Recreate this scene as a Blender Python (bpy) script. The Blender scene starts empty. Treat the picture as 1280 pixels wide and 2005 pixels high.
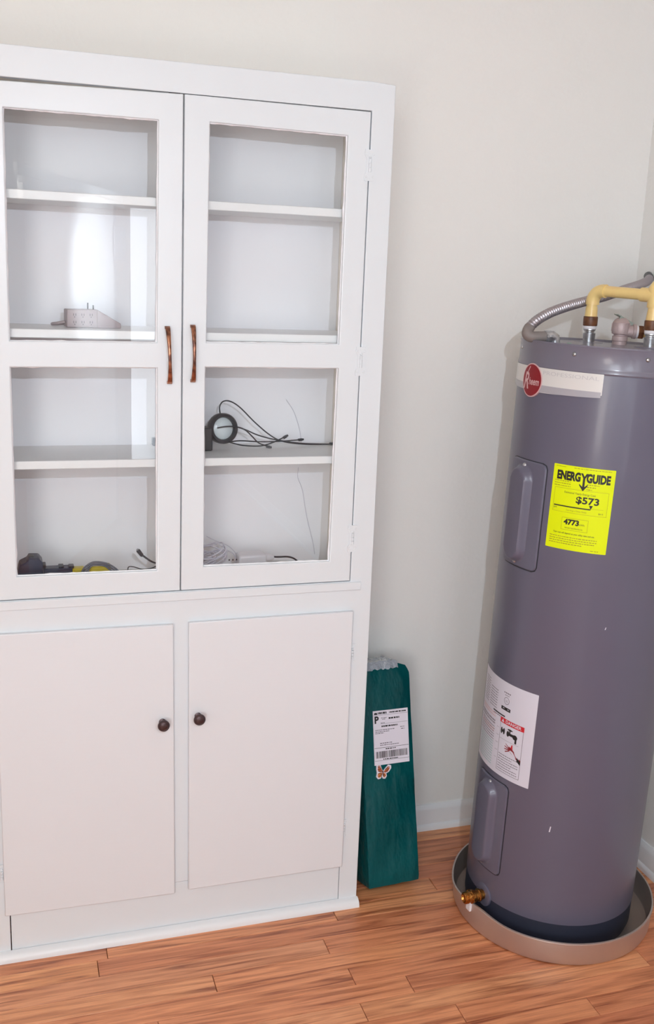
import bpy, bmesh, math, random
from mathutils import Vector, Matrix
random.seed(7)
sc = bpy.context.scene
C = sc.collection
PI = math.pi

# ------------------------------------------------------------------ camera
YAW, PITCH, ROLL, FPX = 0.31383, 0.23339, 0.040202, 1954.17
CAM = Vector((0.0, -2.18990, 1.62))
fwd = Vector((math.sin(YAW)*math.cos(PITCH), math.cos(YAW)*math.cos(PITCH), -math.sin(PITCH)))
r0 = Vector((math.cos(YAW), -math.sin(YAW), 0)); u0 = r0.cross(fwd)
right = math.cos(ROLL)*r0 + math.sin(ROLL)*u0
up = -math.sin(ROLL)*r0 + math.cos(ROLL)*u0
cd = bpy.data.cameras.new('camera'); cam = bpy.data.objects.new('camera', cd); C.objects.link(cam)
cd.sensor_fit = 'HORIZONTAL'; cd.sensor_width = 36; cd.lens = FPX/1280*36; cd.clip_start = 0.05
M = Matrix((right, up, -fwd)).transposed().to_4x4(); M.translation = CAM
cam.matrix_world = M; sc.camera = cam

def at(u, v, Y):                       # point of the photograph on the vertical plane at depth Y
    d = fwd + right*((u-640)/FPX) - up*((v-1002.5)/FPX)
    return CAM + d*((Y-CAM.y)/d.y)

# ------------------------------------------------------------------ world, lights, exposure
w = bpy.data.worlds.new('world'); sc.world = w; w.use_nodes = True
w.node_tree.nodes['Background'].inputs[0].default_value = (0.9, 0.93, 1, 1)
w.node_tree.nodes['Background'].inputs[1].default_value = 0.3
def lamp(name, kind, loc, power, color, aim=None, **kw):
    l = bpy.data.lights.new(name, kind); l.energy = power; l.color = color
    for k, v in kw.items(): setattr(l, k, v)
    o = bpy.data.objects.new(name, l); C.objects.link(o); o.location = loc
    if aim: o.rotation_euler = (Vector(aim)-Vector(loc)).to_track_quat('-Z', 'Y').to_euler()
    return o
lamp('flash_head', 'SPOT', (0.22, -2.28, 1.90), 54, (0.76, 0.87, 1.0), (0.85, 0, 1.30), spot_size=math.radians(112), spot_blend=1.0, shadow_soft_size=0.0)
lamp('bounce_flash', 'SPOT', (-0.25, -2.45, 1.98), 108, (1.0, 0.975, 0.86), (-0.3, -3.5, 2.62), spot_size=math.radians(130), spot_blend=1.0, shadow_soft_size=0.0)
lamp('doorway_fill_spot', 'SPOT', (0.95, -3.35, 1.62), 280, (0.86, 0.95, 1.0), (0.49, -3.85, 1.56), spot_size=math.radians(100), spot_blend=1.0, shadow_soft_size=0.0)  # added spot, makes the bright patch on the mirrored doorway
lamp('rear_fill', 'AREA', (-1.15, -4.4, 1.85), 42, (0.86, 0.95, 1.0), (0.4, 0, 0.9), shape='RECTANGLE', size=1.1, size_y=1.3)  # added ambient fill behind the camera, no actual window there
lamp('fill_area', 'AREA', (-0.75, -2.7, 1.05), 9, (1.0, 0.95, 0.88), (0.45, 0, 1.6), shape='SQUARE', size=0.5)  # added warm fill, lifts shelf undersides and inner sides
lamp('reflection_strip_fill', 'AREA', (0.90, -4.8, 1.15), 6, (0.84, 0.92, 1.0), (0.90, 0, 1.15), shape='RECTANGLE', size=0.17, size_y=1.7)  # added light strip for the bright band mirrored in the glass
sc.view_settings.view_transform = 'Standard'; sc.view_settings.look = 'None'
sc.view_settings.exposure = -0.02; sc.view_settings.gamma = 1; sc.view_settings.use_curve_mapping = False
sc.cycles.max_bounces = 8; sc.cycles.diffuse_bounces = 5; sc.cycles.transparent_max_bounces = 12

# ------------------------------------------------------------------ materials
def lin(c):
    return tuple(((x/255)/12.92 if x/255 <= .04045 else ((x/255+.055)/1.055)**2.4) for x in c)+(1,)
def mat(name, col, rough=.5, metal=0, coat=0, bump=None, spec=.5, coat_rough=.05, vary=None):
    m = bpy.data.materials.new(name); m.use_nodes = True; nt = m.node_tree; b = nt.nodes['Principled BSDF']
    c = lin(col); b.inputs['Base Color'].default_value = c
    b.inputs['Roughness'].default_value = rough; b.inputs['Metallic'].default_value = metal
    b.inputs['Coat Weight'].default_value = coat; b.inputs['Coat Roughness'].default_value = coat_rough
    b.inputs['Specular IOR Level'].default_value = spec
    tc = nt.nodes.new('ShaderNodeTexCoord')
    if bump:
        sx, sy, sz, scale, dist = bump
        mp = nt.nodes.new('ShaderNodeMapping'); mp.inputs['Scale'].default_value = (sx, sy, sz)
        n = nt.nodes.new('ShaderNodeTexNoise'); n.inputs['Scale'].default_value = scale; n.inputs['Detail'].default_value = 4
        bp = nt.nodes.new('ShaderNodeBump'); bp.inputs['Distance'].default_value = dist; bp.inputs['Strength'].default_value = 1
        L = nt.links.new
        L(tc.outputs['Object'], mp.inputs[0]); L(mp.outputs[0], n.inputs['Vector']); L(n.outputs['Fac'], bp.inputs['Height']); L(bp.outputs[0], b.inputs['Normal'])
    if vary:
        col2, scale, lo, hi = vary
        n = nt.nodes.new('ShaderNodeTexNoise'); n.inputs['Scale'].default_value = scale; n.inputs['Detail'].default_value = 5
        r = nt.nodes.new('ShaderNodeValToRGB'); r.color_ramp.elements[0].position = lo; r.color_ramp.elements[1].position = hi
        r.color_ramp.elements[0].color = c; r.color_ramp.elements[1].color = lin(col2)
        nt.links.new(tc.outputs['Object'], n.inputs['Vector']); nt.links.new(n.outputs['Fac'], r.inputs[0]); nt.links.new(r.outputs[0], b.inputs['Base Color'])
    return m
WALL = mat('wall_paint', (234, 233, 231), .75, bump=(1, 1, 1, 90, .0012), spec=.3)
CEIL = mat('ceiling_paint', (238, 234, 224), .9)
TRIM = mat('trim_paint', (232, 234, 238), .35, bump=(1, 1, 1, 40, .0004))
CAB = mat('cabinet_paint', (223, 228, 233), .3, bump=(1, 1, 4, 18, .00015))
CABD = mat('cabinet_panel_paint', (225, 227, 232), .38, bump=(1, 1, 9, 14, .00018))
CABF = mat('shelf_paint', (246, 244, 243), .4)
CABS = mat('cabinet_side_paint', (250, 241, 228), .5)
CABI = mat('cabinet_inside_paint', (240, 239, 243), .5, bump=(9, 1, 1, 12, .0001))
HEAT = mat('grey_enamel', (97, 95, 113), .36, coat=.2, coat_rough=.12)
CAPM = mat('grey_enamel_cap', (112, 109, 124), .38, coat=.4, coat_rough=.14)
HBLK = mat('dark_base_shade', (40, 44, 60), .5)  # navy stands for shade at the foot of the jacket
STEEL = mat('galvanised_steel', (172, 174, 178), .3, .9, vary=((214, 216, 220), 60, .4, .7))
ALU = mat('aluminium', (206, 194, 188), .45, .85, bump=(1, 1, 1, 30, .0004))
FLEX = mat('flexible_steel', (176, 170, 176), .42, .85)
FLEXG = mat('grey_sleeve', (128, 120, 118), .6)
CPVC = mat('cream_pipe_plastic', (236, 206, 138), .35, vary=((226, 182, 126), 14, .45, .75))
BROWN = mat('brown_fitting', (116, 72, 44), .45, vary=((80, 46, 30), 80, .4, .7))
WHT = mat('white_plastic', (232, 228, 232), .4)
MAUVE = mat('cast_bronze_grey', (182, 162, 162), .5, .2, bump=(1, 1, 1, 150, .0008))
BRASS = mat('brass', (176, 122, 62), .25, 1, bump=(1, 1, 1, 120, .002))
COPPER = mat('antique_copper', (188, 132, 104), .3, .95, vary=((104, 72, 64), 45, .42, .6))
KNOB = mat('bronze_knob', (84, 68, 70), .35, .7)
BLACK = mat('black_plastic', (38, 40, 48), .4)
NAVY = mat('dark_blue_plastic', (48, 54, 76), .42)
LENS = mat('frosted_lens', (206, 216, 220), .2, coat=.5)
GREEN = mat('green_poly', (0, 82, 86), .3, spec=.22, bump=(1, 1, .5, 11, .02), vary=((0, 62, 66), 5, .35, .7))
TAPE = mat('clear_tape', (150, 158, 168), .15, bump=(1, 1, 1, 60, .01), coat=1)
PAPER = mat('white_paper', (226, 222, 234), .55)
WLAB = mat('white_vinyl', (214, 213, 226), .4)
YEL = mat('yellow_label', (224, 238, 0), .5, spec=.25)
YEL2 = mat('yellow_plastic', (214, 190, 40), .4)
INK = mat('black_ink', (26, 24, 26), .5)
GINK = mat('grey_ink', (120, 116, 128), .5)
LINK = mat('light_grey_ink', (196, 194, 196), .5)
YINK = mat('olive_ink', (150, 140, 20), .5)
RED = mat('red_ink', (200, 30, 44), .45)
DRED = mat('dark_red', (138, 6, 28), .4, coat=.2)
PINK = mat('pink_silver', (214, 176, 178), .4)
ORNG = mat('orange_wing', (186, 96, 54), .5)
DBRN = mat('dark_brown_ink', (70, 34, 26), .5)
TEALINK = mat('teal_ink', (150, 190, 190), .5)
BADGE = mat('badge_silver', (218, 216, 214), .35, coat=.4)
BADGE2 = mat('badge_shade', (168, 166, 174), .35, coat=.4)
GRN = mat('green_plastic', (30, 140, 100), .4)
GREY = mat('grey_beige_plastic', (176, 160, 162), .45)
DK = mat('dark_slot', (70, 56, 60), .6)
GCAB = mat('grey_cable', (108, 110, 120), .45)
WCAB = mat('white_cable', (206, 202, 212), .4)
SWG = mat('switch_grey', (150, 152, 160), .4)

def wood():
    m = bpy.data.materials.new('red_oak_plank'); m.use_nodes = True; nt = m.node_tree; b = nt.nodes['Principled BSDF']; L = nt.links.new
    N = nt.nodes.new
    tc = N('ShaderNodeTexCoord'); oi = N('ShaderNodeObjectInfo')
    ad = N('ShaderNodeVectorMath'); ad.operation = 'MULTIPLY_ADD'
    cx = N('ShaderNodeCombineXYZ')
    ml = N('ShaderNodeMath'); ml.operation = 'MULTIPLY'; ml.inputs[1].default_value = 37
    L(oi.outputs['Random'], ml.inputs[0]); L(ml.outputs[0], cx.inputs[0]); L(ml.outputs[0], cx.inputs[1])
    ad.inputs[1].default_value = (1, 1, 1); L(tc.outputs['Object'], ad.inputs[0]); L(cx.outputs[0], ad.inputs[2])
    def noise(sx, sy, scale, det, dist=0):
        mp = N('ShaderNodeMapping'); mp.inputs['Scale'].default_value = (sx, sy, 1); L(ad.outputs[0], mp.inputs[0])
        n = N('ShaderNodeTexNoise'); n.inputs['Scale'].default_value = scale; n.inputs['Detail'].default_value = det; n.inputs['Distortion'].default_value = dist
        L(mp.outputs[0], n.inputs['Vector']); return n.outputs['Fac']
    def ramp(fac, stops):
        r = N('ShaderNodeValToRGB'); e = r.color_ramp.elements
        e[0].position, e[0].color = stops[0][0], lin(stops[0][1]); e[1].position, e[1].color = stops[-1][0], lin(stops[-1][1])
        for p, c in stops[1:-1]: x = e.new(p); x.color = lin(c)
        L(fac, r.inputs[0]); return r.outputs[0]
    def mix(a, bb, fac, mode='MIX'):
        x = N('ShaderNodeMix'); x.data_type = 'RGBA'; x.blend_type = mode
        if isinstance(fac, float): x.inputs[0].default_value = fac
        else: L(fac, x.inputs[0])
        L(a, x.inputs[6]); L(bb, x.inputs[7]); return x.outputs[2]
    base = ramp(oi.outputs['Random'], [(0, (224, 146, 104)), (.3, (240, 164, 116)), (.55, (214, 134, 96)), (.8, (244, 172, 120)), (1, (222, 154, 120))])
    grain = ramp(noise(1.1, 20, 3.2, 8, .9), [(.31, (142, 96, 74)), (.43, (216, 202, 192)), (.6, (255, 255, 255))])
    c1 = mix(base, grain, .85, 'MULTIPLY')
    fine = ramp(noise(2.5, 120, 4, 3), [(.3, (216, 206, 200)), (.55, (255, 255, 255))])
    c2 = mix(c1, fine, .7, 'MULTIPLY')
    st = ramp(noise(1.6, 9, 2.4, 5, 1.2), [(.68, (0, 0, 0)), (.78, (150, 150, 150))])
    dark = N('ShaderNodeRGB'); dark.outputs[0].default_value = lin((112, 62, 46))
    c3 = mix(c2, dark.outputs[0], st)
    L(c3, b.inputs['Base Color'])
    b.inputs['Roughness'].default_value = .38; b.inputs['Coat Weight'].default_value = .25; b.inputs['Coat Roughness'].default_value = .2
    bp = N('ShaderNodeBump'); bp.inputs['Distance'].default_value = .0006; L(noise(2, 90, 4, 3), bp.inputs['Height']); L(bp.outputs[0], b.inputs['Normal'])
    return m
WOOD = wood()
def glass():
    m = bpy.data.materials.new('window_glass'); m.use_nodes = True; nt = m.node_tree; nt.nodes.clear(); L = nt.links.new
    o = nt.nodes.new('ShaderNodeOutputMaterial'); mx = nt.nodes.new('ShaderNodeMixShader'); t = nt.nodes.new('ShaderNodeBsdfTransparent')
    g = nt.nodes.new('ShaderNodeBsdfGlossy'); g.inputs['Roughness'].default_value = 0.0; f = nt.nodes.new('ShaderNodeFresnel'); f.inputs[0].default_value = 1.45
    t.inputs[0].default_value = (1, 1, 1, 1)
    L(f.outputs[0], mx.inputs[0]); L(t.outputs[0], mx.inputs[1]); L(g.outputs[0], mx.inputs[2]); L(mx.outputs[0], o.inputs[0])
    return m
GLASS = glass()

# ------------------------------------------------------------------ mesh helpers
def obj(name, vs, fs, m, parent=None, smooth=None, bevel=0, mi=None, kind=None, seg=2):
    me = bpy.data.meshes.new(name); me.from_pydata([tuple(v) for v in vs], [], fs)
    ms = m if isinstance(m, (list, tuple)) else [m]
    for x in ms: me.materials.append(x)
    if mi: me.polygons.foreach_set('material_index', mi)
    me.validate(); bm = bmesh.new(); bm.from_mesh(me)
    if not mi: bmesh.ops.recalc_face_normals(bm, faces=bm.faces)
    bm.to_mesh(me); bm.free()
    if smooth is not None:
        me.polygons.foreach_set('use_smooth', [True]*len(me.polygons)); me.set_sharp_from_angle(angle=math.radians(smooth))
    o = bpy.data.objects.new(name, me); C.objects.link(o)
    if parent: o.parent = parent
    if bevel:
        b = o.modifiers.new('bevel', 'BEVEL'); b.width = bevel; b.segments = seg; b.limit_method = 'ANGLE'; b.angle_limit = math.radians(40)
        me.polygons.foreach_set('use_smooth', [True]*len(me.polygons)); me.set_sharp_from_angle(angle=math.radians(38))
    if kind: o['kind'] = kind
    return o
def box(x0, x1, y0, y1, z0, z1):
    v = [(x, y, z) for x in (x0, x1) for y in (y0, y1) for z in (z0, z1)]
    return v, [(0, 1, 3, 2), (4, 6, 7, 5), (0, 4, 5, 1), (2, 3, 7, 6), (0, 2, 6, 4), (1, 5, 7, 3)]
class Mb:
    def __init__(s): s.v = []; s.f = []; s.m = []
    def add(s, vf, mi=0, T=None):
        v, f = vf; n = len(s.v)
        s.v += [tuple(T @ Vector(p)) if T else tuple(p) for p in v]; s.f += [tuple(i+n for i in q) for q in f]; s.m += [mi]*len(f); return s
    def build(s, name, m, parent=None, **k):
        return obj(name, s.v, s.f, m, parent, mi=s.m if isinstance(m, (list, tuple)) else None, **k)
def thing(name, label, cat, loc=(0, 0, 0), group=None, rot=(0, 0, 0)):
    o = bpy.data.objects.new(name, None); C.objects.link(o); o.location = loc; o.rotation_euler = rot; o.empty_display_size = .05
    o['label'] = label; o['category'] = cat
    if group: o['group'] = group
    return o
def tag(o, label, cat, group=None):
    o['label'] = label; o['category'] = cat
    if group: o['group'] = group
    return o
def lathe(prof, n=32, T=None, cap=True):
    v = []; f = []
    for r, z in prof:
        for i in range(n):
            a = 2*PI*i/n; v.append((r*math.cos(a), r*math.sin(a), z))
    for j in range(len(prof)-1):
        for i in range(n):
            k = (i+1) % n; f.append((j*n+i, j*n+k, (j+1)*n+k, (j+1)*n+i))
    if cap: f.append(tuple(range(n-1, -1, -1))); f.append(tuple((len(prof)-1)*n+i for i in range(n)))
    if T: v = [tuple(T @ Vector(p)) for p in v]
    return v, f
def spline(pts, n=8):
    P = [Vector(p) for p in pts]; P = [2*P[0]-P[1]]+P+[2*P[-1]-P[-2]]; out = []
    for i in range(1, len(P)-2):
        for k in range(n):
            t = k/n; a, b, c, d = P[i-1:i+3]
            out.append(.5*((2*b)+(c-a)*t+(2*a-5*b+4*c-d)*t*t+(3*b-a-3*c+d)*t**3))
    out.append(P[-2]); return out
def tube(pts, r, n=10, cap=True):
    """r: number or list"""
    P = [Vector(p) for p in pts]; R = r if isinstance(r, (list, tuple)) else [r]*len(P)
    v = []; f = []; t0 = (P[1]-P[0]).normalized(); s = t0.orthogonal().normalized()
    for i, p in enumerate(P):
        t = (P[min(i+1, len(P)-1)]-P[max(i-1, 0)]).normalized()
        s = (s-t*s.dot(t)).normalized(); q = t.cross(s)
        for k in range(n):
            a = 2*PI*k/n; v.append(p+(s*math.cos(a)+q*math.sin(a))*R[i])
    for i in range(len(P)-1):
        for k in range(n):
            l = (k+1) % n; f.append((i*n+k, i*n+l, (i+1)*n+l, (i+1)*n+k))
    if cap: f.append(tuple(range(n-1, -1, -1))); f.append(tuple((len(P)-1)*n+k for k in range(n)))
    return v, f
def cable(name, pts, r, m, parent=None, n=8):
    v, f = tube(spline(pts, 6), r, n); return obj(name, v, f, m, parent, smooth=60)
def axis_T(p, d, upv=(0, 0, 1)):       # local +Z along d, at p
    q = Vector(d).to_track_quat('Z', 'Y'); T = q.to_matrix().to_4x4(); T.translation = Vector(p); return T
def gridframe(pts, holes, y0, y1):
    """pts[row][col]=(x,z); solid plate with holes at the given (row,col) cells"""
    R, K = len(pts), len(pts[0]); v = []; f = []
    for y in (y0, y1):
        for r in pts:
            for (x, z) in r: v.append((x, y, z))
    idx = lambda s, r, c: s*R*K+r*K+c
    solid = lambda r, c: 0 <= r < R-1 and 0 <= c < K-1 and (r, c) not in holes
    for r in range(R-1):
        for c in range(K-1):
            if not solid(r, c): continue
            f.append((idx(0, r, c), idx(0, r, c+1), idx(0, r+1, c+1), idx(0, r+1, c)))
            f.append((idx(1, r, c), idx(1, r+1, c), idx(1, r+1, c+1), idx(1, r, c+1)))
            for (dr, dc, a, b) in ((-1, 0, (r, c), (r, c+1)), (1, 0, (r+1, c), (r+1, c+1)), (0, -1, (r, c), (r+1, c)), (0, 1, (r, c+1), (r+1, c+1))):
                if not solid(r+dr, c+dc): f.append((idx(0, *a), idx(0, *b), idx(1, *b), idx(1, *a)))
    return v, f
# flat print: text, bars and polygons in 2D, mapped onto a surface
_fontcache = {}
def glyphs(s, size, bold=0, shear=0, align='LEFT', spacing=1.0):
    cu = bpy.data.curves.new('t', 'FONT'); cu.body = s; cu.size = size; cu.offset = bold*size; cu.shear = shear; cu.align_x = align
    cu.space_character = spacing; cu.resolution_u = 3
    o = bpy.data.objects.new('t', cu); C.objects.link(o)
    me = bpy.data.meshes.new_from_object(o.evaluated_get(bpy.context.evaluated_depsgraph_get()))
    v = [(p.co.x, p.co.y) for p in me.vertices]; f = [tuple(p.vertices) for p in me.polygons]
    bpy.data.objects.remove(o); bpy.data.curves.remove(cu); bpy.data.meshes.remove(me)
    return v, f
class Print:
    def __init__(s): s.v = []; s.f = []; s.m = []; s.lay = 0
    def poly(s, pts, mi, lay=0):
        n = len(s.v); s.v += [(x, y, lay) for x, y in pts]; s.f.append(tuple(range(n, n+len(pts)))); s.m.append(mi)
    def rect(s, x0, y0, x1, y1, mi, lay=0):
        k = max(1, int(abs(x1-x0)/.012))
        for i in range(k):
            a = x0+(x1-x0)*i/k; b = x0+(x1-x0)*(i+1)/k; s.poly([(a, y0), (b, y0), (b, y1), (a, y1)], mi, lay)
    def frame(s, x0, y0, x1, y1, t, mi):
        s.rect(x0, y0, x1, y0+t, mi); s.rect(x0, y1-t, x1, y1, mi); s.rect(x0, y0, x0+t, y1, mi); s.rect(x1-t, y0, x1, y1, mi)
    def text(s, txt, x, y, size, mi, width=None, lay=1, **k):
        v, f = glyphs(txt, size, **k)
        if not v: return
        if width:
            xs = [p[0] for p in v]; sc_ = width/(max(xs)-min(xs)); x0 = min(xs); v = [((p[0]-x0)*sc_, p[1]) for p in v]
        n = len(s.v); s.v += [(p[0]+x, p[1]+y, lay) for p in v]
        for q in f: s.f.append(tuple(i+n for i in q)); s.m.append(mi)
    def dashes(s, x0, x1, y, h, mi, rnd):
        x = x0
        while x < x1-.001:
            w_ = min(rnd.uniform(.002, .007), x1-x); s.rect(x, y, x+w_, y+h, mi); x += w_+rnd.uniform(.0008, .0018)
    def disc(s, cx, cy, rx, ry, mi, n=28, lay=0, strips=6):
        for i in range(strips):
            a0 = PI*i/strips; a1 = PI*(i+1)/strips
            x0, x1 = cx-rx*math.cos(a0), cx-rx*math.cos(a1); y0, y1 = ry*math.sin(a0), ry*math.sin(a1)
            am = (a0+a1)/2; xm, ym = cx-rx*math.cos(am), ry*math.sin(am)
            s.poly([(x0, cy-y0), (xm, cy-ym), (x1, cy-y1), (x1, cy+y1), (xm, cy+ym), (x0, cy+y0)], mi, lay)
    def ring(s, cx, cy, r, t, mi, n=24, ry=None):
        ry = ry or r
        for i in range(n):
            a, b = 2*PI*i/n, 2*PI*(i+1)/n; k = (r-t)/r
            s.poly([(cx+r*math.cos(a), cy+ry*math.sin(a)), (cx+r*math.cos(b), cy+ry*math.sin(b)), (cx+r*k*math.cos(b), cy+ry*k*math.sin(b)), (cx+r*k*math.cos(a), cy+ry*k*math.sin(a))], mi, 1)
    def build(s, name, mats, fn, parent):
        return obj(name, [fn(x, y, l) for x, y, l in s.v], s.f, mats, parent, mi=s.m)

# ------------------------------------------------------------------ the room
WY, WX, CZ = 0.3015, 1.6953, 2.62
X0, Y0 = -1.9, -5.6
obj('wall_back', *box(X0-.1, WX+.1, WY, WY+.1, -.1, CZ+.1), WALL, kind='structure')
obj('wall_right', *box(WX, WX+.1, Y0, WY, -.1, CZ+.1), WALL, kind='structure')
obj('wall_left', *box(X0-.1, X0, Y0, WY, -.1, CZ+.1), WALL, kind='structure')
obj('wall_front', *box(X0-.1, WX+.1, Y0-.1, Y0, -.1, CZ+.1), WALL, kind='structure')
obj('ceiling', *box(X0-.1, WX+.1, Y0-.1, WY+.1, CZ, CZ+.1), CEIL, kind='structure')
floor = obj('floor', *box(X0-.1, WX+.1, Y0-.1, WY+.1, -.12, -.018), mat('subfloor', (70, 42, 30), .8), kind='structure')
PITCHY = .0593
ends = {0: .766, 1: .158, 2: .707, 3: .414, 4: .733, 5: .858, 7: .934}
def plank(x0, x1, y0, y1, name='plank'):
    cx, cy = (x0+x1)/2, (y0+y1)/2; a, b = (x1-x0)/2-.0007, (y1-y0)/2-.0005; e = .0010
    v = [(-a, -b, -.018), (a, -b, -.018), (a, b, -.018), (-a, b, -.018), (-a, -b, -e), (a, -b, -e), (a, b, -e), (-a, b, -e), (-a+e, -b+e, 0), (a-e, -b+e, 0), (a-e, b-e, 0), (-a+e, b-e, 0)]
    f = [(0, 3, 2, 1)]
    for k in (0, 4):
        for i in range(4): j = (i+1) % 4; f.append((k+i, k+j, k+4+j, k+4+i))
    f.append((8, 9, 10, 11))
    o = obj(name, v, f, WOOD, floor); o.location = (cx, cy, 0); return o
rest = Mb()
rnd = random.Random(11)
r = -5
while True:
    ytop = -.0002 - PITCHY*r + 0.0002; ybot = ytop-PITCHY
    if ytop > WY: ytop = WY
    if ybot < Y0: break
    x = X0; cuts = []
    if r in ends:
        e = ends[r]; x = e
        cuts = [e]; p = e
        while p > X0+.35: p -= rnd.uniform(.55, 1.1); cuts.append(max(p, X0))
        if cuts[-1] > X0: cuts.append(X0)
        p = e
        while p < WX-.35: p += rnd.uniform(.7, 1.3); cuts.append(min(p, WX))
        if WX not in cuts: cuts.append(WX)
    else:
        p = X0; cuts = [X0]
        p += rnd.uniform(.2, .9); cuts.append(p)
        while p < WX-.4: p += rnd.uniform(.6, 1.25); cuts.append(min(p, WX))
        if WX not in cuts: cuts.append(WX)
    cuts = sorted(set(cuts))
    for a, b in zip(cuts, cuts[1:]):
        if ytop > -1.35: plank(a, b, ybot, ytop)
        else: rest.add(box(a+.0005, b-.0005, ybot+.0004, ytop-.0004, -.018, 0))
    r += 1
rest.build('plank_rows', WOOD, floor, kind='stuff')

def moulding(prof, x0, x1, name, m, parent=None, along='X', const=0, kind=None):
    """prof: (out, z) polygon; runs along X (out = -Y from const) or along Y (out = -X from const)"""
    n = len(prof); v = []
    for s in (x0, x1):
        for o_, z in prof: v.append((s, const-o_, z) if along == 'X' else (const-o_, s, z))
    f = [tuple(range(n)), tuple(range(2*n-1, n-1, -1))]+[(i, (i+1) % n, (i+1) % n+n, i+n) for i in range(n)]
    return obj(name, v, f, m, parent, smooth=35, kind=kind)
bbp = [(0, .0), (.019, .0), (.0188, .008), (.0165, .014), (.0125, .018), (.0105, .0185), (.0105, .062), (.0095, .069), (.006, .0745), (.004, .079), (0, .079)]
moulding(bbp, .8335, WX, 'baseboard_back', TRIM, const=WY, kind='structure')
moulding(bbp, Y0, WY-.019, 'baseboard_right', TRIM, along='Y', const=WX, kind='structure')

# angled doorway behind the camera, seen only mirrored in the cabinet glass
A = Vector((.085, -2.74, 0)); Bp = Vector((.70, -4.34, 0)); dv = (Bp-A).normalized(); nv = Vector((dv.y, -dv.x, 0))
if nv.x < 0: nv = -nv
def doorbox(s0, s1, d0, d1, z0, z1):
    v, f = box(s0, s1, d0, d1, z0, z1); return [A+dv*p[0]+nv*p[1]+Vector((0, 0, p[2])) for p in v], f
Lw = (Bp-A).length
dr = obj('door_1', *doorbox(.06, Lw-.12, -.04, -.01, .01, 2.0), TRIM, kind='structure', bevel=.002)
obj('head_casing', *doorbox(-.06, Lw+.02, -.01, .012, 2.005, 2.055), TRIM, dr, bevel=.003)
obj('head_stop', *doorbox(0, Lw, -.01, .024, 1.975, 2.0), TRIM, dr, bevel=.003)
obj('door_edge', *doorbox(Lw-.11, Lw+.01, -.05, -.03, .01, 2.0), SWG, dr)
obj('strike_plate', *doorbox(Lw-.16, Lw+.10, 0, .01, 1.66, 1.86), SWG, dr, bevel=.004)

# ------------------------------------------------------------------ cabinet
cab = thing('cabinet', 'tall white painted cabinet with two glass doors above two plain doors', 'cabinet', (0, 0, 0))
cab['label'] = 'tall white painted cabinet with glazed doors above plain doors'
CL, CR = -.102, .8305
HX0, HX1 = -.047, .7778
rows = []
for z, xl, xr in ((2.031, CL, .8298), (1.9715, CL, .8302), (.8965, CL, .8328), (.14, CL, .8348), (.0, CL, .8355)):
    rows.append([(xl, z+(.003 if z > 2 and True else 0)), (HX0 if z > .5 else -.0375, z), (HX1 if z > .5 else .7850, z), (xr, z-(.003 if z > 2 else 0))])
obj('face_frame', *gridframe(rows, {(1, 1), (3, 1)}, 0, .02), CAB, cab, bevel=.0015)
carc = Mb()
carc.add(box(.788, .8300, .0201, WY-.001, 0, 2.0275)); carc.add(box(CL, -.062, .0201, WY-.001, 0, 2.02))
carc.add(box(-.062, .788, .0201, WY-.001, 1.985, 2.02)); carc.add(box(-.062, .788, .0201, WY-.001, .866, .886))
carc.build('carcass', CABS, cab)
obj('back_panel', *box(-.0615, .7875, .225, .235, .887, 1.984), CABI, cab)
obj('kick_board', *gridframe([[(-.0352, .139), (.7835, .139)], [(-.0352, .001), (.7835, .001)]], set(), .0015, .019), CAB, cab)
for z in (1.746, 1.466, 1.183):
    obj('shelf', *box(-.0612, .7872, .030, .2248, z, z+.0185), CABF, cab, bevel=.0015)
obj('ledge_trim', *box(CL, .804, -.0045, -.0001, .8749, .8955), CAB, cab, bevel=.0015)
moulding([(0, 0), (.0205, 0), (.020, .008), (.016, .015), (.009, .0195), (0, .021)], CL, .8375, 'base_moulding', TRIM, cab, const=0)

def hinge(parent, x, z, h=.066, w_=.013, y=0):
    mb = Mb()
    for s in (-1, 1):
        # leaf outline flares towards the ends
        pts = [(0, h*.5), (w_*.9*s, h*.5), (w_*s, h*.36), (w_*.62*s, h*.2), (w_*.62*s, -h*.2), (w_*s, -h*.36), (w_*.9*s, -h*.5), (0, -h*.5)]
        v = [(x+a, y+yy, z+b) for yy in (-.0018, 0) for a, b in pts]; n = 8
        mb.add((v, [tuple(range(n)), tuple(range(2*n-1, n-1, -1))]+[(i, (i+1) % n, (i+1) % n+n, i+n) for i in range(n)]))
        for zz in (-.36, .36): mb.add(lathe([(.0028, 0), (.0022, .0008)], 10, axis_T((x+w_*.62*s, y-.0018, z+h*zz), (0, -1, 0))))
    for k in range(3):
        z0 = z-h*.21+k*h*.14
        mb.add(lathe([(.0034, 0), (.0034, h*.125)], 12, Matrix.Translation((x, y-.0022, z0))))
    mb.add(lathe([(.0015, 0), (.0034, .002), (.0028, .0045), (.001, .0055)], 10, Matrix.Translation((x, y-.0022, z+h*.21))))
    return mb.build('hinge', CAB, parent, smooth=35)
def cornergrid(TL, TR, BR, BL, wins):
    cols = [[], [], [], []]
    (u1, u2, u3, u4), (l1, l2, l3, l4) = wins
    lx = lambda z: BL[0]+(TL[0]-BL[0])*(z-BL[1])/(TL[1]-BL[1]); rx = lambda z: BR[0]+(TR[0]-BR[0])*(z-BR[1])/(TR[1]-BR[1])
    rows = [[TL, (u1[0], TL[1]+(TR[1]-TL[1])*(u1[0]-TL[0])/(TR[0]-TL[0])), (u2[0], TL[1]+(TR[1]-TL[1])*(u2[0]-TL[0])/(TR[0]-TL[0])), TR]]
    for a, b in ((u1, u2), (u4, u3), (l1, l2), (l4, l3)):
        rows.append([(lx(a[1]), a[1]), a, b, (rx(b[1]), b[1])])
    rows.append([BL, (l4[0], BL[1]), (l3[0], BR[1]), BR])
    return rows
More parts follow.
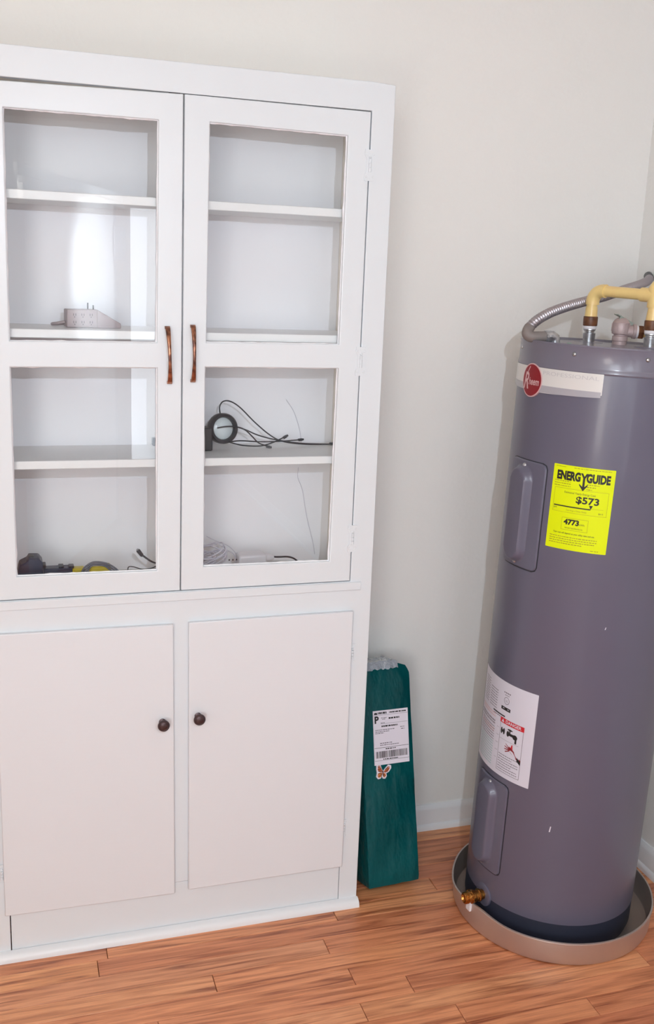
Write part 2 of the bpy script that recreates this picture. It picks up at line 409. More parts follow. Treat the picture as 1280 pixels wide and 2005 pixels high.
def glassdoor(TL, TR, BR, BL, wins, label):
    rows = cornergrid(TL, TR, BR, BL, wins)
    d = obj('glass_door', *gridframe(rows, {(1, 1), (3, 1)}, -.0005, .019), CAB, cab, bevel=.0018)
    for (a, b, c, e) in wins:
        q = [(a[0]-.006, a[1]+.006), (b[0]+.006, b[1]+.006), (c[0]+.006, c[1]-.006), (e[0]-.006, e[1]-.006)]
        obj('glass_pane', *gridframe([[q[0], q[1]], [q[3], q[2]]], set(), .0125, .0150), GLASS, d)
        # thin uneven bead of paint and putty round the glass
        mb = Mb(); rr = random.Random(int(a[0]*1000)+int(a[1]*100))
        for p, q2 in ((a, b), (b, c), (c, e), (e, a)):
            n = 26; pts = []
            for i in range(n+1):
                t = i/n; pts.append((p[0]+(q2[0]-p[0])*t, .0105, p[1]+(q2[1]-p[1])*t))
            mb.add(tube(pts, [.0016+.0012*rr.random()+(.0012 if rr.random() > .85 else 0) for _ in pts], 6))
        mb.build('putty_bead', CABI, d, smooth=60)
    return d
d1 = glassdoor((-.0455, 1.9632), (.3637, 1.9698), (.3622, .8985), (-.0445, .8985),
    [[(.0079, 1.9155), (.3137, 1.9164), (.3100, 1.4618), (.0050, 1.4605)], [(.0050, 1.4075), (.3108, 1.4088), (.3104, .9482), (.0038, .9500)]], '')
d2 = glassdoor((.3668, 1.9700), (.7752, 1.9690), (.7758, .8985), (.3648, .8985),
    [[(.4195, 1.9205), (.7252, 1.9170), (.7243, 1.4652), (.4166, 1.4646)], [(.4150, 1.4120), (.7250, 1.4118), (.7225, .9494), (.4160, .9520)]], '')
for z in (1.858, 1.428, 1.005): hinge(d2, .7772, z, y=-.0006)
for z in (1.858, 1.428, 1.005): hinge(d1, -.0465, z, y=-.0006)
def handle(parent, x0, z0, x1, z1):
    # twisted bar pull: flat flared feet, narrow twisted middle
    v = []; f = []; n = 28; m_ = 12
    for i in range(n+1):
        t = i/n; cx = x0+(x1-x0)*t; z = z0+(z1-z0)*t
        out = .006+.020*math.sin(PI*min(1, max(0, t)))**.55
        wd = .0056*(1-.42*math.sin(PI*t)**1.2); th = .0026+.0010*math.sin(PI*t); tw = .55*math.sin(2*PI*t)+.3
        for k in range(m_):
            a = 2*PI*k/m_; c_, s_ = math.cos(a), math.sin(a)
            px = wd*(abs(c_)**.6)*math.copysign(1, c_); py = th*(abs(s_)**.6)*math.copysign(1, s_)
            v.append((cx+px*math.cos(tw*.4)-py*math.sin(tw*.4), -out+px*math.sin(tw*.4)+py*math.cos(tw*.4), z))
    for i in range(n):
        for k in range(m_):
            l = (k+1) % m_; f.append((i*m_+k, i*m_+l, (i+1)*m_+l, (i+1)*m_+k))
    f.append(tuple(range(m_-1, -1, -1))); f.append(tuple(n*m_+k for k in range(m_)))
    mb = Mb().add((v, f))
    for (x, z, s) in ((x0, z0, -1), (x1, z1, 1)): mb.add(box(x-.0052, x+.0052, -.0085, -.0004, min(z, z+s*.006), max(z, z+s*.006)))
    o = mb.build('handle', COPPER, parent, smooth=45); o['label'] = 'copper coloured twisted bar handle'
handle(d1, .3310, 1.4985, .3362, 1.3745)
handle(d2, .3862, 1.5025, .3874, 1.3785)
def knob(parent, x, z):
    prof = [(.0085, 0), (.0085, .002), (.0055, .0035), (.005, .012), (.008, .016), (.0135, .019), (.0142, .0225), (.0128, .0262), (.0095, .028), (.0085, .0272), (.005, .0285), (.001, .029)]
    o = obj('knob', *lathe(prof, 28, axis_T((x, -.0121, z), (0, -1, 0))), KNOB, parent, smooth=50); o['label'] = 'round dark bronze knob'
p1 = obj('panel_door', *gridframe([[(-.0455, .8235), (.3452, .8200)], [(-.0478, .1222), (.3518, .1165)]], set(), -.012, -.0005), CABD, cab, bevel=.002)
p2 = obj('panel_door', *gridframe([[(.3815, .8220), (.7850, .8228)], [(.3855, .1216), (.7875, .1225)]], set(), -.012, -.0005), CABD, cab, bevel=.002)
knob(p1, .3204, .580); knob(p2, .4048, .5868)
for z in (.708, .226):
    hinge(p2, .7905, z, .054, .007, -.0005); hinge(p1, -.0515, z, .054, .007, -.0005)

# ------------------------------------------------------------------ water heater
HB = Vector((1.334, -.119, .006)); HR = .2176
heat = thing('water_heater', 'tall grey cylindrical electric water heater with a yellow energy label', 'water heater', HB, rot=(0, math.atan(.025), 0))
def cyl(th, z, r=HR):
    t = math.radians(th); return (r*math.sin(t), -r*math.cos(t), z)
obj('base_ring_shade', *lathe([(HR-.006, 0), (HR-.006, .012), (HR-.001, .016), (HR-.001, .080)], 96), HBLK, heat, smooth=35)  # ring made taller, its dark colour paints shade on the lower jacket
obj('jacket', *lathe([(HR-.0005, .074), (HR, .0765), (HR, 1.44)], 128), HEAT, heat, smooth=35)
ZTOP = 1.482
capo = obj('top_cap', *lathe([(HR-.002, 1.420), (HR+.0018, 1.4215), (HR+.0036, 1.4245), (HR+.0036, 1.427), (HR+.0022, 1.431), (HR+.0016, 1.435), (HR+.0016, ZTOP-.006), (HR+.0030, ZTOP-.003), (HR+.0022, ZTOP), (HR-.004, ZTOP-.001), (HR-.010, ZTOP-.006), (.10, ZTOP-.003), (.001, ZTOP-.002)], 128), CAPM, heat, smooth=30)
for th in (-107, -56, -14.5, 28, 75, 120, 165):
    mb = Mb().add(lathe([(.0050, 0), (.0048, .0016), (.003, .0032), (.001, .0036)], 14, axis_T(cyl(th, 1.461, HR+.0014), cyl(th, 0, 1))))
    mb.build('screw', STEEL, capo, smooth=50)
def cmap(th0, z0, off=.0004):          # 2D print coordinates (x right along the arc, y up) onto the jacket
    return lambda x, y, l: cyl(th0+math.degrees(x/HR), z0+y, HR+off+l*.00012)
def patch(name, th0, th1, z0, z1, t, m, parent, rad=.004, off=0.0, n=20, bottom=None, **k):
    W_ = math.radians(th1-th0)*HR; H_ = z1-z0; v = []; f = []
    xs = [0, rad*.3, rad]+[rad+(W_-2*rad)*i/n for i in range(1, n)]+[W_-rad, W_-rad*.3, W_]
    cols = []
    for x in xs:
        e = 0
        dx = rad-x if x < rad else (x-(W_-rad) if x > W_-rad else 0)
        if dx > 0: e = rad-math.sqrt(max(0, rad*rad-dx*dx))
        zb = z0+e-(bottom(x/W_) if bottom else 0); zt = z1-e; cols.append((x, zb, zt))
    for x, zb, zt in cols:
        th = th0+math.degrees(x/HR)
        v += [cyl(th, zb, HR+off), cyl(th, zt, HR+off), cyl(th, zb, HR+off+t), cyl(th, zt, HR+off+t)]
    for i in range(len(cols)-1):
        a, b = i*4, i*4+4
        f += [(a+2, b+2, b+3, a+3), (a, a+1, b+1, b), (a, b, b+2, a+2), (a+1, a+3, b+3, b+1)]
    f += [(0, 2, 3, 1)]; e = (len(cols)-1)*4; f += [(e, e+1, e+3, e+2)]
    return obj(name, v, f, m, parent, smooth=30, **k)
def access_cover(th0, th1, z0, z1, thc, bz0, bz1, hw=.024):
    W_ = math.radians(th1-th0)*HR; H_ = z1-z0; nx, nz = 44, 84; rad = .014
    xc = math.radians(thc-th0)*HR
    v = []; f = []
    for j in range(nz+1):
        for i in range(nx+1):
            x = W_*i/nx; z = H_*j/nz
            # rounded outline: squeeze the rows near top and bottom
            dz = rad-z if z < rad else (z-(H_-rad) if z > H_-rad else 0)
            e = rad-math.sqrt(max(0, rad*rad-dz*dz)) if dz > 0 else 0
            xx = e+(W_-2*e)*i/nx
            zz = z0+z; cz = min(max(zz, bz0+hw), bz1-hw)
            dd = math.hypot(xx-xc, zz-cz)
            t = (hw+.013-dd)/.013; t = min(1, max(0, t)); t = t*t*(3-2*t)
            edge = min(xx-e, W_-e-xx, z, H_-z); rim = .0034 if edge > .0005 else .0
            v.append(cyl(th0+math.degrees(xx/HR), zz, HR+.0008+rim+.017*t))
    for j in range(nz):
        for i in range(nx):
            a = j*(nx+1)+i; f.append((a, a+1, a+nx+2, a+nx+1))
    # skirt
    def edge_loop():
        L_ = [i for i in range(nx+1)]+[j*(nx+1)+nx for j in range(1, nz+1)]+[nz*(nx+1)+i for i in range(nx-1, -1, -1)]+[j*(nx+1) for j in range(nz-1, 0, -1)]
        return L_
    L_ = edge_loop(); n0 = len(v)
    for i in L_:
        p = Vector(v[i]); q = Vector((p.x, p.y, 0)).normalized()*(HR-.001); v.append((q.x, q.y, p.z))
    for k in range(len(L_)): l = (k+1) % len(L_); f.append((L_[k], n0+k, n0+l, L_[l]))
    c = obj('access_cover', v, f, HEAT, heat, smooth=40)
    patch('shadow_gap', th0-.1, th1+.55, z0-.0022, z1+.0018, .0009, BLACK, c, rad=.014)  # black patch paints the shadow line round the cover edge
    rr = random.Random(3); p = Print()     # embossed lettering, too small to read
    zt = bz0+.012
    for k in range(7): p.dashes(-.014, .014, k*.009, .0035, 0, rr)
    p.build('embossing', [GINK], lambda x, y, l: cyl(thc+math.degrees(x/HR), bz0+.018+y, HR+.0204), c)
    for zz in (z1-.0125, z0+.0125):
        obj('screw', *lathe([(.0058, 0), (.0055, .0018), (.0036, .0038), (.001, .0042)], 14, axis_T(cyl(thc+1, zz, HR+.0040), cyl(thc+1, 0, 1))), STEEL, c, smooth=50)
    return c
access_cover(-99, -65.2, .951, 1.207, -84, .972, 1.184)
access_cover(-99, -66.8, .150, .397, -84, .170, .376)
# brand badge
bd = patch('name_badge', -119, -37.5, 1.377, 1.423, .0040, BADGE, heat, rad=.001, bottom=lambda t: .010*math.sin(PI*t)**.8)
patch('badge_band', -118.5, -38.0, 1.372, 1.384, .0003, BADGE2, bd, rad=.001, off=.0041, bottom=lambda t: .004*math.sin(PI*t)**.8)
p = Print(); p.text('PROFESSIONAL', 0, 0, .0135, 0, width=.136)
p.build('badge_print', [LINK], lambda x, y, l: cyl(-75.5+math.degrees(x/HR), 1.4085+y*.9, HR+.0043), bd)
ov = Print(); ov.disc(0, 0, .0375, .0385, 0, strips=16); ov.disc(0, 0, .0350, .0360, 1, lay=1, strips=16)
ov.text('R', -.029, -.020, .054, 2, lay=2, bold=.015, shear=.25, width=.021)
ov.text('heem', -.008, -.010, .023, 2, lay=2, bold=.02, shear=.2, width=.037)
ov.poly([(-.020, .012), (-.0175, .012), (-.006, .031), (-.009, .031)], 2, 2)
oval_base = []
ovp = ov.build('oval_emblem', [PINK, DRED, PINK], lambda x, y, l: cyl(-85.5+math.degrees(x/HR), 1.3915+y, HR+.0052+l*.0003), bd)
ovp['label'] = 'dark red oval emblem with pale script lettering'
n = 40; v = []; f = []
for rr_ in (0, 1):
    for i in range(n):
        a = 2*PI*i/n; v.append(cyl(-85.5+math.degrees(.0375*math.cos(a)/HR), 1.3915+.0385*math.sin(a), HR+(.0005 if rr_ == 0 else .0051)))
f = [(i, (i+1) % n, (i+1) % n+n, i+n) for i in range(n)]
obj('emblem_rim', v, f, PINK, bd, smooth=40)
# energy label
TH0, ZL = -60.6, 1.0215; EW = math.radians(36.6)*HR; EH = .1935
el = patch('energy_label', TH0, TH0+36.6, ZL, ZL+EH, .0003, YEL, heat, rad=.0015); el['label'] = 'bright yellow energy label with black print'
p = Print(); rr = random.Random(5)
p.text('ENERG', .010, .161, .0265, 0, width=.0545, bold=.055); p.text('GUIDE', .0775, .161, .0265, 0, width=.0525, bold=.055)
AX = .0722
p.poly([(AX-.0082, .1800), (AX-.0035, .1800), (AX+.0018, .1705), (AX-.0020, .1690)], 0, 1); p.poly([(AX+.0092, .1800), (AX+.0048, .1800), (AX-.0015, .1695), (AX+.0030, .1690)], 0, 1)
p.rect(AX-.0022, .147, AX+.0026, .172, 0, 1); p.poly([(AX-.0095, .1525), (AX, .1395), (AX+.0095, .1525), (AX+.0095, .1555), (AX, .1475), (AX-.0095, .1555)], 0, 1)
p.text('U.S. Government', .006, .1885, .0032, 0); p.dashes(.048, EW-.008, .1885, .0013, 1, rr)
for i in range(3): p.dashes(.006, .044-.006*i*(i == 0), .1560-.0055*i, .0016, 1, rr)
for i in range(3): p.dashes(.080, .108-.008*i, .1545-.0055*i, .0018, 1, rr)
p.frame(.008, .086, EW-.009, .141, .0006, 1)
p.text('Estimated Yearly Energy Cost', .032, .1305, .0062, 0, width=.070)
p.text('$573', .060, .1112, .0215, 0, width=.051, bold=.028)
p.rect(.010, .0985, .094, .1012, 0, 1); p.poly([(.0900, .1090), (.0985, .1090), (.0943, .1000)], 0, 1); p.rect(.094, .1015, .122, .1019, 1, 1)
p.text('$99', .010, .0930, .0052, 0); p.text('$615', .112, .0905, .0052, 0)
p.text('Cost Range of Similar Models', .040, .0905, .0048, 1, width=.046)
p.frame(.033, .046, .093, .0745, .0006, 1)
p.text('4773', .038, .0595, .0165, 0, width=.035, bold=.05); p.text('kWh', .0735, .0600, .006, 0)
p.text('Estimated Yearly Electricity Use', .042, .0500, .0046, 0, width=.040)
p.text('Your cost will depend on your utility rates and use.', .016, .0365, .0056, 0, width=.094, bold=.01)
for i, x1 in enumerate((.116, .116, .112, .084)): p.dashes(.008, x1, .0285-.0052*i, .0017, 1, rr)
p.dashes(.104, .122, .0045, .0014, 1, rr)
p.build('label_print', [INK, YINK], cmap(TH0, ZL), el)
# warning label
TW, ZW = -112, .4145; WW = math.radians(59)*HR; WH = .2435
wl = patch('warning_label', TW, TW+59, ZW, ZW+WH, .0003, WLAB, heat, rad=.0015, n=30); wl['label'] = 'white paper label with red and black print'
p = Print()
for k in range(10):
    p.dashes(.018, .052, .222-.0066*k, .0022, 1, rr)
    if k > 1: p.dashes(.060, .098, .222-.0066*k, .0022, 1, rr)
for k in range(16): p.dashes(.012, .098, .112-.0066*k, .0024, 5 if k > 5 else 1, rr)
for k in (0, 1, 6, 7): p.dashes(.012, .098, .146-.0066*k, .003, 3, rr)
for k in (3, 4): p.dashes(.012, .098, .147-.0066*k, .004, 1, rr)
p.rect(.084, .154, .134, .1575, 0, 1); p.dashes(.086, .134, .149, .0025, 1, rr)
p.dashes(.122, .146, .2155, .003, 1, rr); p.dashes(.126, .142, .210, .0018, 1, rr)
p.ring(.134, .197, .0095, .0014, 1); p.text('UL', .1295, .1935, .009, 1, width=.009)
p.rect(.117, .1715, .150, .1800, 0, 1); p.dashes(.119, .148, .175, .0022, 4, rr)
p.frame(.121, .012, .196, .141, .0012, 1)
p.rect(.119, .138, .197, .1510, 2, 1); p.poly([(.124, .1405), (.134, .1405), (.129, .149)], 4, 2)
p.text('DANGER', .139, .1410, .0115, 4, width=.050, bold=.02, lay=2)
# tap: body, spout, cross handle
for x in (.1275, .136, ): p.disc(x, .118, .0032, .0085, 0, lay=1, strips=4)
p.disc(.1315, .118, .0055, .0035, 0, lay=1, strips=4)
p.rect(.146, .1135, .172, .1205, 0, 1); p.rect(.154, .1205, .158, .1275, 0, 1); p.disc(.156, .1285, .0085, .0022, 0, lay=1, strips=4)
p.disc(.150, .117, .0045, .0075, 0, lay=1, strips=4); p.disc(.1725, .1155, .0075, .0065, 0, lay=1, strips=4); p.rect(.173, .1000, .1785, .1155, 0, 1)
p.rect(.123, .097, .186, .0976, 1, 1)
# hand in red below the tap
p.poly([(.158, .087), (.170, .082), (.196, .063), (.196, .054), (.186, .060), (.166, .071), (.156, .079)], 6, 1)
for i, (dx, dy) in enumerate(((-.014, .010), (-.017, .005), (-.017, .000), (-.014, -.005))):
    p.poly([(.160, .083-.002*i), (.160+dx, .081-.002*i+dy), (.160+dx+.001, .0788-.002*i+dy), (.160, .080-.002*i)], 6, 1)
p.poly([(.163, .085), (.166, .094), (.1685, .094), (.170, .082)], 2, 2)
p.poly([(.184, .068), (.196, .060), (.196, .050), (.185, .058)], 0, 2)
for k in range(7): p.dashes(.125, .190-.02*(k % 3 == 1), .056-.0064*k, .0020, 1, rr)
for k in range(5): p.dashes(.108, .118, .12-.02*k, .001, 1, rr)
p.build('label_print', [INK, GINK, RED, PINK, WLAB, TEALINK, DRED], cmap(TW, ZW), wl)
# chips in the enamel
for th, z, a, b in ((-36.1, .327, .0022, .0075), (-18.3, .848, .0016, .003)):
    p = Print(); p.poly([(-a, -b), (a*.2, -b), (a, b), (-a*.1, b)], 0); o = p.build('paint_chip', [PAPER], cmap(th, z), heat); o['label'] = 'small white chip in the paint'
# drain valve
dth = -79
dvv = Mb(); T = axis_T(cyl(dth, .074, HR-.004), cyl(dth-4, 0, 1))
obj('escutcheon', *lathe([(.030, 0), (.030, .0045), (.026, .0062), (.014, .0062)], 36, T), HEAT, heat, smooth=40)
dvv.add(lathe([(.013, .004), (.013, .014), (.016, .016), (.0165, .020), (.014, .022), (.0135, .030), (.0165, .032), (.017, .042), (.0135, .044), (.0125, .050), (.0150, .0515), (.0132, .053), (.0150, .0545), (.0132, .056), (.0150, .0575), (.0132, .059), (.0148, .0605), (.011, .063), (.008, .058)], 26, T))
dvv.add(lathe([(.0055, 0), (.0055, .014), (.009, .016), (.009, .02)], 6, T @ Matrix.Translation((0, 0, .036)) @ Matrix.Rotation(-PI/2, 4, 'Y')))
o = dvv.build('drain_valve', BRASS, heat, smooth=35); o['label'] = 'brass drain valve near the base'
# water nipples and relief valve on the top
N1 = Vector((1.3440, -.045, 0)); N2 = Vector((1.4120, -.195, 0)); TP = Vector((1.3905, -.105, 0)); ZT = 1.4875
Hinv = (Matrix.Translation(HB) @ Matrix.Rotation(math.atan(.025), 4, 'Y')).inverted()
def hloc(p): return Hinv @ Vector(p)
def nipple(N):
    T = Hinv @ Matrix.Translation((N.x, N.y, ZT-.006))
    mb = Mb().add(lathe([(.036, .0), (.034, .005), (.019, .007)], 36, T))
    mb.build('collar', CAPM, heat, smooth=40)
    mb = Mb().add(lathe([(.0140, .004), (.0145, .022), (.0150, .024), (.0150, .026), (.0115, .028), (.0115, .030), (.0145, .033), (.0145, .037)], 30, T))
    o = mb.build('nipple', STEEL, heat, smooth=35); o['label'] = 'shiny galvanised steel pipe nipple'
nipple(N1); nipple(N2)
rv = Mb(); T = Hinv @ Matrix.Translation((TP.x, TP.y, ZT-.005))
rv.add(lathe([(.0165, 0), (.0165, .010), (.018, .012), (.018, .022), (.0145, .0235), (.0145, .026), (.0195, .028), (.021, .034), (.021, .044), (.0195, .052), (.0200, .0535), (.0150, .0610), (.010, .0645), (.004, .066)], 28, T))
oT = Hinv @ axis_T((TP.x+.008, TP.y-.004, ZT+.030), (1, -.42, -.04))
rv.add(lathe([(.0135, 0), (.0140, .018), (.0170, .019), (.0170, .026)], 24, oT))
for k in range(6): rv.add(box(-.0012, .0012, -.0215, -.0195, .034, .052), 0, T @ Matrix.Rotation(k*PI/3, 4, 'Z'))
rvo = rv.build('relief_valve', MAUVE, heat, smooth=35); rvo['label'] = 'grey pressure relief valve with a side outlet'
lv = Mb(); LT = Hinv @ Matrix.Translation((TP.x-.014, TP.y, ZT+.066)) @ Matrix.Rotation(math.radians(24), 4, 'Y')
lv.add(box(-.004, .046, -.008, .008, 0, .002)); lv.v = [tuple(LT @ Vector(q)) for q in lv.v]
lv.add(box(.006, .046, -.008, -.0066, -.009, .0), 0, LT); lv.add(box(.044, .046, -.006, .006, -.007, .0), 0, LT); lv.add(lathe([(.003, 0), (.003, .003)], 10), 0, LT @ Matrix.Translation((.010, 0, .001)))
o = lv.build('lever', mat('zinc_lever', (168, 182, 176), .4, .5), rvo, bevel=.0005); o['label'] = 'flat metal test lever'
ow = Mb().add(lathe([(.0150, .026), (.0150, .031)], 24, oT)); ow.build('sealing_tape', WHT, rvo, smooth=40)
ob = Mb().add(lathe([(.0165, .031), (.0172, .033), (.0172, .041), (.0165, .043)], 6, oT)); ob.build('outlet_nut', BROWN, rvo, smooth=20)
# small green cap and the foam crumbs round the lid openings
o = obj('green_plug', *lathe([(.0075, 0), (.0075, .004), (.005, .006)], 16, Hinv @ Matrix.Translation((1.2440, -.124, ZT-.006))), GRN, heat, smooth=40); o['label'] = 'small green plug on the top'

# ------------------------------------------------------------------ water pipes
pipe = thing('water_pipe', 'cream plastic water pipe looping over the top of the grey water heater', 'pipe', (N1.x, N1.y, ZT+.031))
pipe.location = (0, 0, 0)
PR = .0112
def vert(N, z0, z1, r, n=30): return lathe([(r, z0), (r, z1)], n, Matrix.Translation((N.x, N.y, 0)))
for N, zb in ((N1, ZT+.0295), (N2, ZT+.0295)):
    obj('sealing_ring', *lathe([(.0148, zb), (.0155, zb+.001), (.0155, zb+.0065), (.0148, zb+.0075)], 28, Matrix.Translation((N.x, N.y, 0))), WHT, pipe, smooth=40)
    obj('threaded_adapter', *lathe([(.0165, zb+.0076), (.0172, zb+.010), (.0172, zb+.0285), (.0160, zb+.030)], 28, Matrix.Translation((N.x, N.y, 0))), BROWN, pipe, smooth=35)
za = ZT+.0295+.030
EL1 = Vector((N1.x+.001, N1.y, 1.6085)); EL2 = Vector((N2.x-.001, N2.y, 1.6085-.006))
dd = (EL2-EL1).normalized()
obj('riser', *lathe([(.0150, za), (.0142, za+.018), (.0125, za+.026), (.0125, 1.588)], 30, Matrix.Translation((N1.x, N1.y, 0))), CPVC, pipe, smooth=35)
def elbow(c, d_in, d_out, r=.0158, arm=.026):
    c = Vector(c); a = c+Vector(d_in)*arm; b = c+Vector(d_out)*arm; pts = []
    for i in range(9):
        t = i/8; pts.append((1-t)**2*a+2*t*(1-t)*(c+(Vector(d_in)+Vector(d_out))*.003)+t*t*b)
    pts = [a+Vector(d_in)*.008]+pts+[b+Vector(d_out)*.008]
    return tube(pts, r, 24)
obj('elbow', *elbow(EL1, (0, 0, -1), dd), CPVC, pipe, smooth=50)
obj('cross_pipe', *tube([EL1+dd*.02, EL2-dd*.01], .0128, 24), CPVC, pipe, smooth=50)
tee = Mb().add(lathe([(.0152, 1.575), (.0160, 1.577), (.0160, 1.620), (.0155, 1.622)], 28, Matrix.Translation((N2.x, N2.y, 0)))).add(tube([EL2-dd*.034, EL2], .0160, 24))
tee.build('tee', CPVC, pipe, smooth=40)
obj('riser', *lathe([(.0150, za), (.0142, za+.014), (.0130, za+.022), (.0130, 1.578)], 30, Matrix.Translation((N2.x, N2.y, 0))), CPVC, pipe, smooth=35)
obj('elbow', *elbow((N2.x, N2.y, 1.628), (0, 0, -1), (1, 0, 0), arm=.014), CPVC, pipe, smooth=50)
obj('wall_pipe', *tube([(N2.x+.02, N2.y, 1.628), (WX-.001, N2.y, 1.628)], .0128, 24), CPVC, pipe, smooth=50)
# discharge pipe of the relief valve
od = Vector((1, -.42, -.04)).normalized(); o0 = Vector((TP.x+.008, TP.y-.004, ZT+.030))+od*.0435
dp = thing('discharge_pipe', 'tan plastic pipe running from the relief valve outlet down behind the heater', 'pipe')
bz = [o0, o0+od*.012, o0+Vector((.030, .012, -.004)), o0+Vector((.060, .040, -.016)), o0+Vector((.105, .090, -.016)), Vector((1.655, .02, 1.46)), Vector((1.662, .03, 1.38)), Vector((1.662, .03, .9)), Vector((1.662, .03, .12))]
obj('pipe_run', *tube(spline(bz, 6), .0125, 18), CPVC, dp, smooth=50)
# flexible conduit
cdt = thing('conduit', 'flexible ribbed steel conduit curving from the heater top to the right wall', 'conduit')
conn0 = Vector((1.2085, -.112, ZT-.004))
P_ = [at(1070, 659, -.115), at(1054, 662, -.115), at(1039, 661, -.112), at(1032, 653, -.108), at(1035, 643, -.102), at(1046, 631, -.095), at(1062, 620, -.083), at(1082, 610, -.065), at(1110, 600, -.04), at(1145, 590, -.005), at(1185, 580, .04), at(1222, 567, .09), at(1250, 558, .135), at(1266, 551, .18), at(1271, 545, .215)]
for q in P_[:5]: q.z = max(q.z, ZT+.012)
sp = spline(P_, 10)
k0 = 42; obj('sleeve', *tube(sp[:k0+1], .0125, 16), FLEXG, cdt, smooth=60)
v = []; R_ = []; pts = []
L_ = [0]
for a, b in zip(sp[k0:], sp[k0+1:]): L_.append(L_[-1]+(b-a).length)
tot = L_[-1]; nr = int(tot/.0011); seq = sp[k0:]
for i in range(nr+1):
    s = tot*i/nr; j = max(k for k in range(len(L_)) if L_[k] <= s+1e-9); j = min(j, len(L_)-2)
    pts.append(seq[j].lerp(seq[j+1], (s-L_[j])/(L_[j+1]-L_[j]))); R_.append(.0080+.0042*abs(math.sin(PI*s/.0084)))
obj('ribbed_tube', *tube(pts, R_, 16), FLEX, cdt, smooth=50)
pe = sp[-1]; obj('end_fitting', *tube([pe-(sp[-1]-sp[-3]).normalized()*.004, Vector((WX-.001, pe.y+.03, pe.z+.006))], .0125, 16), BLACK, cdt, smooth=40)
cn = Mb().add(tube([P_[0]-Vector((.006, 0, 0)), P_[0]+Vector((.010, 0, 0)), ], .0140, 8)).add(tube([P_[0]+Vector((.004, 0, .0)), P_[0]+Vector((.015, 0, .001)), P_[0]+Vector((.021, 0, -.002)), P_[0]+Vector((.0225, 0, -.010)), P_[0]+Vector((.0225, 0, -.0215))], [.0120, .0122, .0120, .0118, .0118], 18))
cn.add(lathe([(.0155, 0), (.0155, .006)], 8, Matrix.Translation(P_[0]+Vector((.0225, 0, -.0218)))))
for dx in (0, .012): cn.add(lathe([(.0035, 0), (.0035, .004)], 10, axis_T(P_[0]+Vector((dx-.004, -.0125, .002)), (0, -1, 0))))
cn.build('angle_connector', STEEL, cdt, smooth=35)

# ------------------------------------------------------------------ drain pan
pan = thing('drain_pan', 'shallow round aluminium drain pan under the water heater', 'pan', (1.342, -.126, 0))
PRr = .2585
prof = [(.001, .0005), (PRr-.012, .0005), (PRr-.004, .003), (PRr-.001, .010), (PRr+.001, .060), (PRr+.0035, .0625), (PRr+.003, .0655), (PRr-.001, .066), (PRr-.0025, .062), (PRr-.0035, .012), (PRr-.008, .0045), (PRr-.014, .0022), (.001, .0022)]
v, f = lathe(prof, 120)
v2 = []
for (x, y, z) in v:     # the left side is bent inwards a little near the drain valve
    a = math.degrees(math.atan2(y, x)); da = ((a-196+180) % 360)-180; k = math.exp(-(da/15)**2)*.012*(z/.066)+math.exp(-(((a-170+180) % 360-180)/14)**2)*(-.006)*(z/.066)
    rr_ = math.hypot(x, y); s = (rr_-k)/rr_ if rr_ > .1 else 1; v2.append((x*s, y*s, z))
obj('pan_body', v2, f, ALU, pan, smooth=35)
a_ = math.radians(186); o = obj('tape_tab', *box(-.004, .004, -.009, .009, .040, .067), WHT, pan, bevel=.001); o.location = (math.cos(a_)*(PRr-.004), math.sin(a_)*(PRr-.004), 0); o.rotation_euler = (0, 0, a_); o['label'] = 'small white tab on the rim'

# ------------------------------------------------------------------ green parcel
A0 = Vector((.8725, .0045, .030)); A1 = Vector((1.0250, .0185, .030)); ex = (A1-A0).normalized()
lean = math.radians(14.6); ny = Vector((-ex.y, ex.x, 0))
ez = (ny*math.sin(lean)+Vector((0, 0, math.cos(lean)))+ex*.024).normalized(); ey = (ny*math.cos(lean)-Vector((0, 0, math.sin(lean))))
BW, BD, BL_ = (A1-A0).length, .118, .596
PM = Matrix((ex, ey, ez)).transposed().to_4x4(); PM.translation = A0
par = thing('parcel', 'tall dark green wrapped parcel leaning against the wall beside the cabinet', 'parcel'); par.matrix_world = PM
def parcel_mesh():
    nx, nz, ny_ = 14, 48, 10; rr = random.Random(9); v = []; f = []; n = 4*12
    for j in range(nz+1):
        t = j/nz; z = BL_*t; tp = max(0, (z-(BL_-.05))/.05); ins = .008*tp**2.2
        bot = max(0, (.02-z)/.02); ins += .003*bot
        ring = []
        m_ = 12
        for s in range(4):
            for k in range(m_):
                u = k/m_
                if s == 0: x, y = u, 0
                elif s == 1: x, y = 1, u
                elif s == 2: x, y = 1-u, 1
                else: x, y = 0, 1-u
                # round the vertical corners
                X_ = ins+x*(BW-2*ins); Y_ = ins*1.3+y*(BD-2.2*ins)
                cr = .006
                cx = min(max(X_, cr), BW-cr); cy = min(max(Y_, cr), BD-cr); dx, dy = X_-cx, Y_-cy; d = math.hypot(dx, dy)
                if d > cr: X_, Y_ = cx+dx/d*cr, cy+dy/d*cr
                # bulge and wrinkles of the film
                wv = .0016*math.sin(z*38+x*5+s)*math.sin(x*9+y*7+z*11)+.0009*math.sin(z*90+x*21)
                if s == 0: Y_ += wv-.002*math.sin(PI*x)*math.sin(PI*t)
                elif s == 1: X_ += wv*.25
                z_ = z-(.012*(1-min(1, 4*min(x, 1-x)+.0))*tp if s in (0, 2) else .012*tp)
                ring.append((X_, Y_, z_))
        v += ring
    m4 = 48
    for j in range(nz):
        for k in range(m4):
            l = (k+1) % m4; f.append((j*m4+k, j*m4+l, (j+1)*m4+l, (j+1)*m4+k))
    f.append(tuple(range(m4-1, -1, -1)))
    c = len(v); v.append((BW/2, BD/2, BL_+.004)); 
    for k in range(m4): f.append((nz*m4+k, nz*m4+(k+1) % m4, c))
    return v, f
obj('wrapping', *parcel_mesh(), GREEN, par, smooth=60)
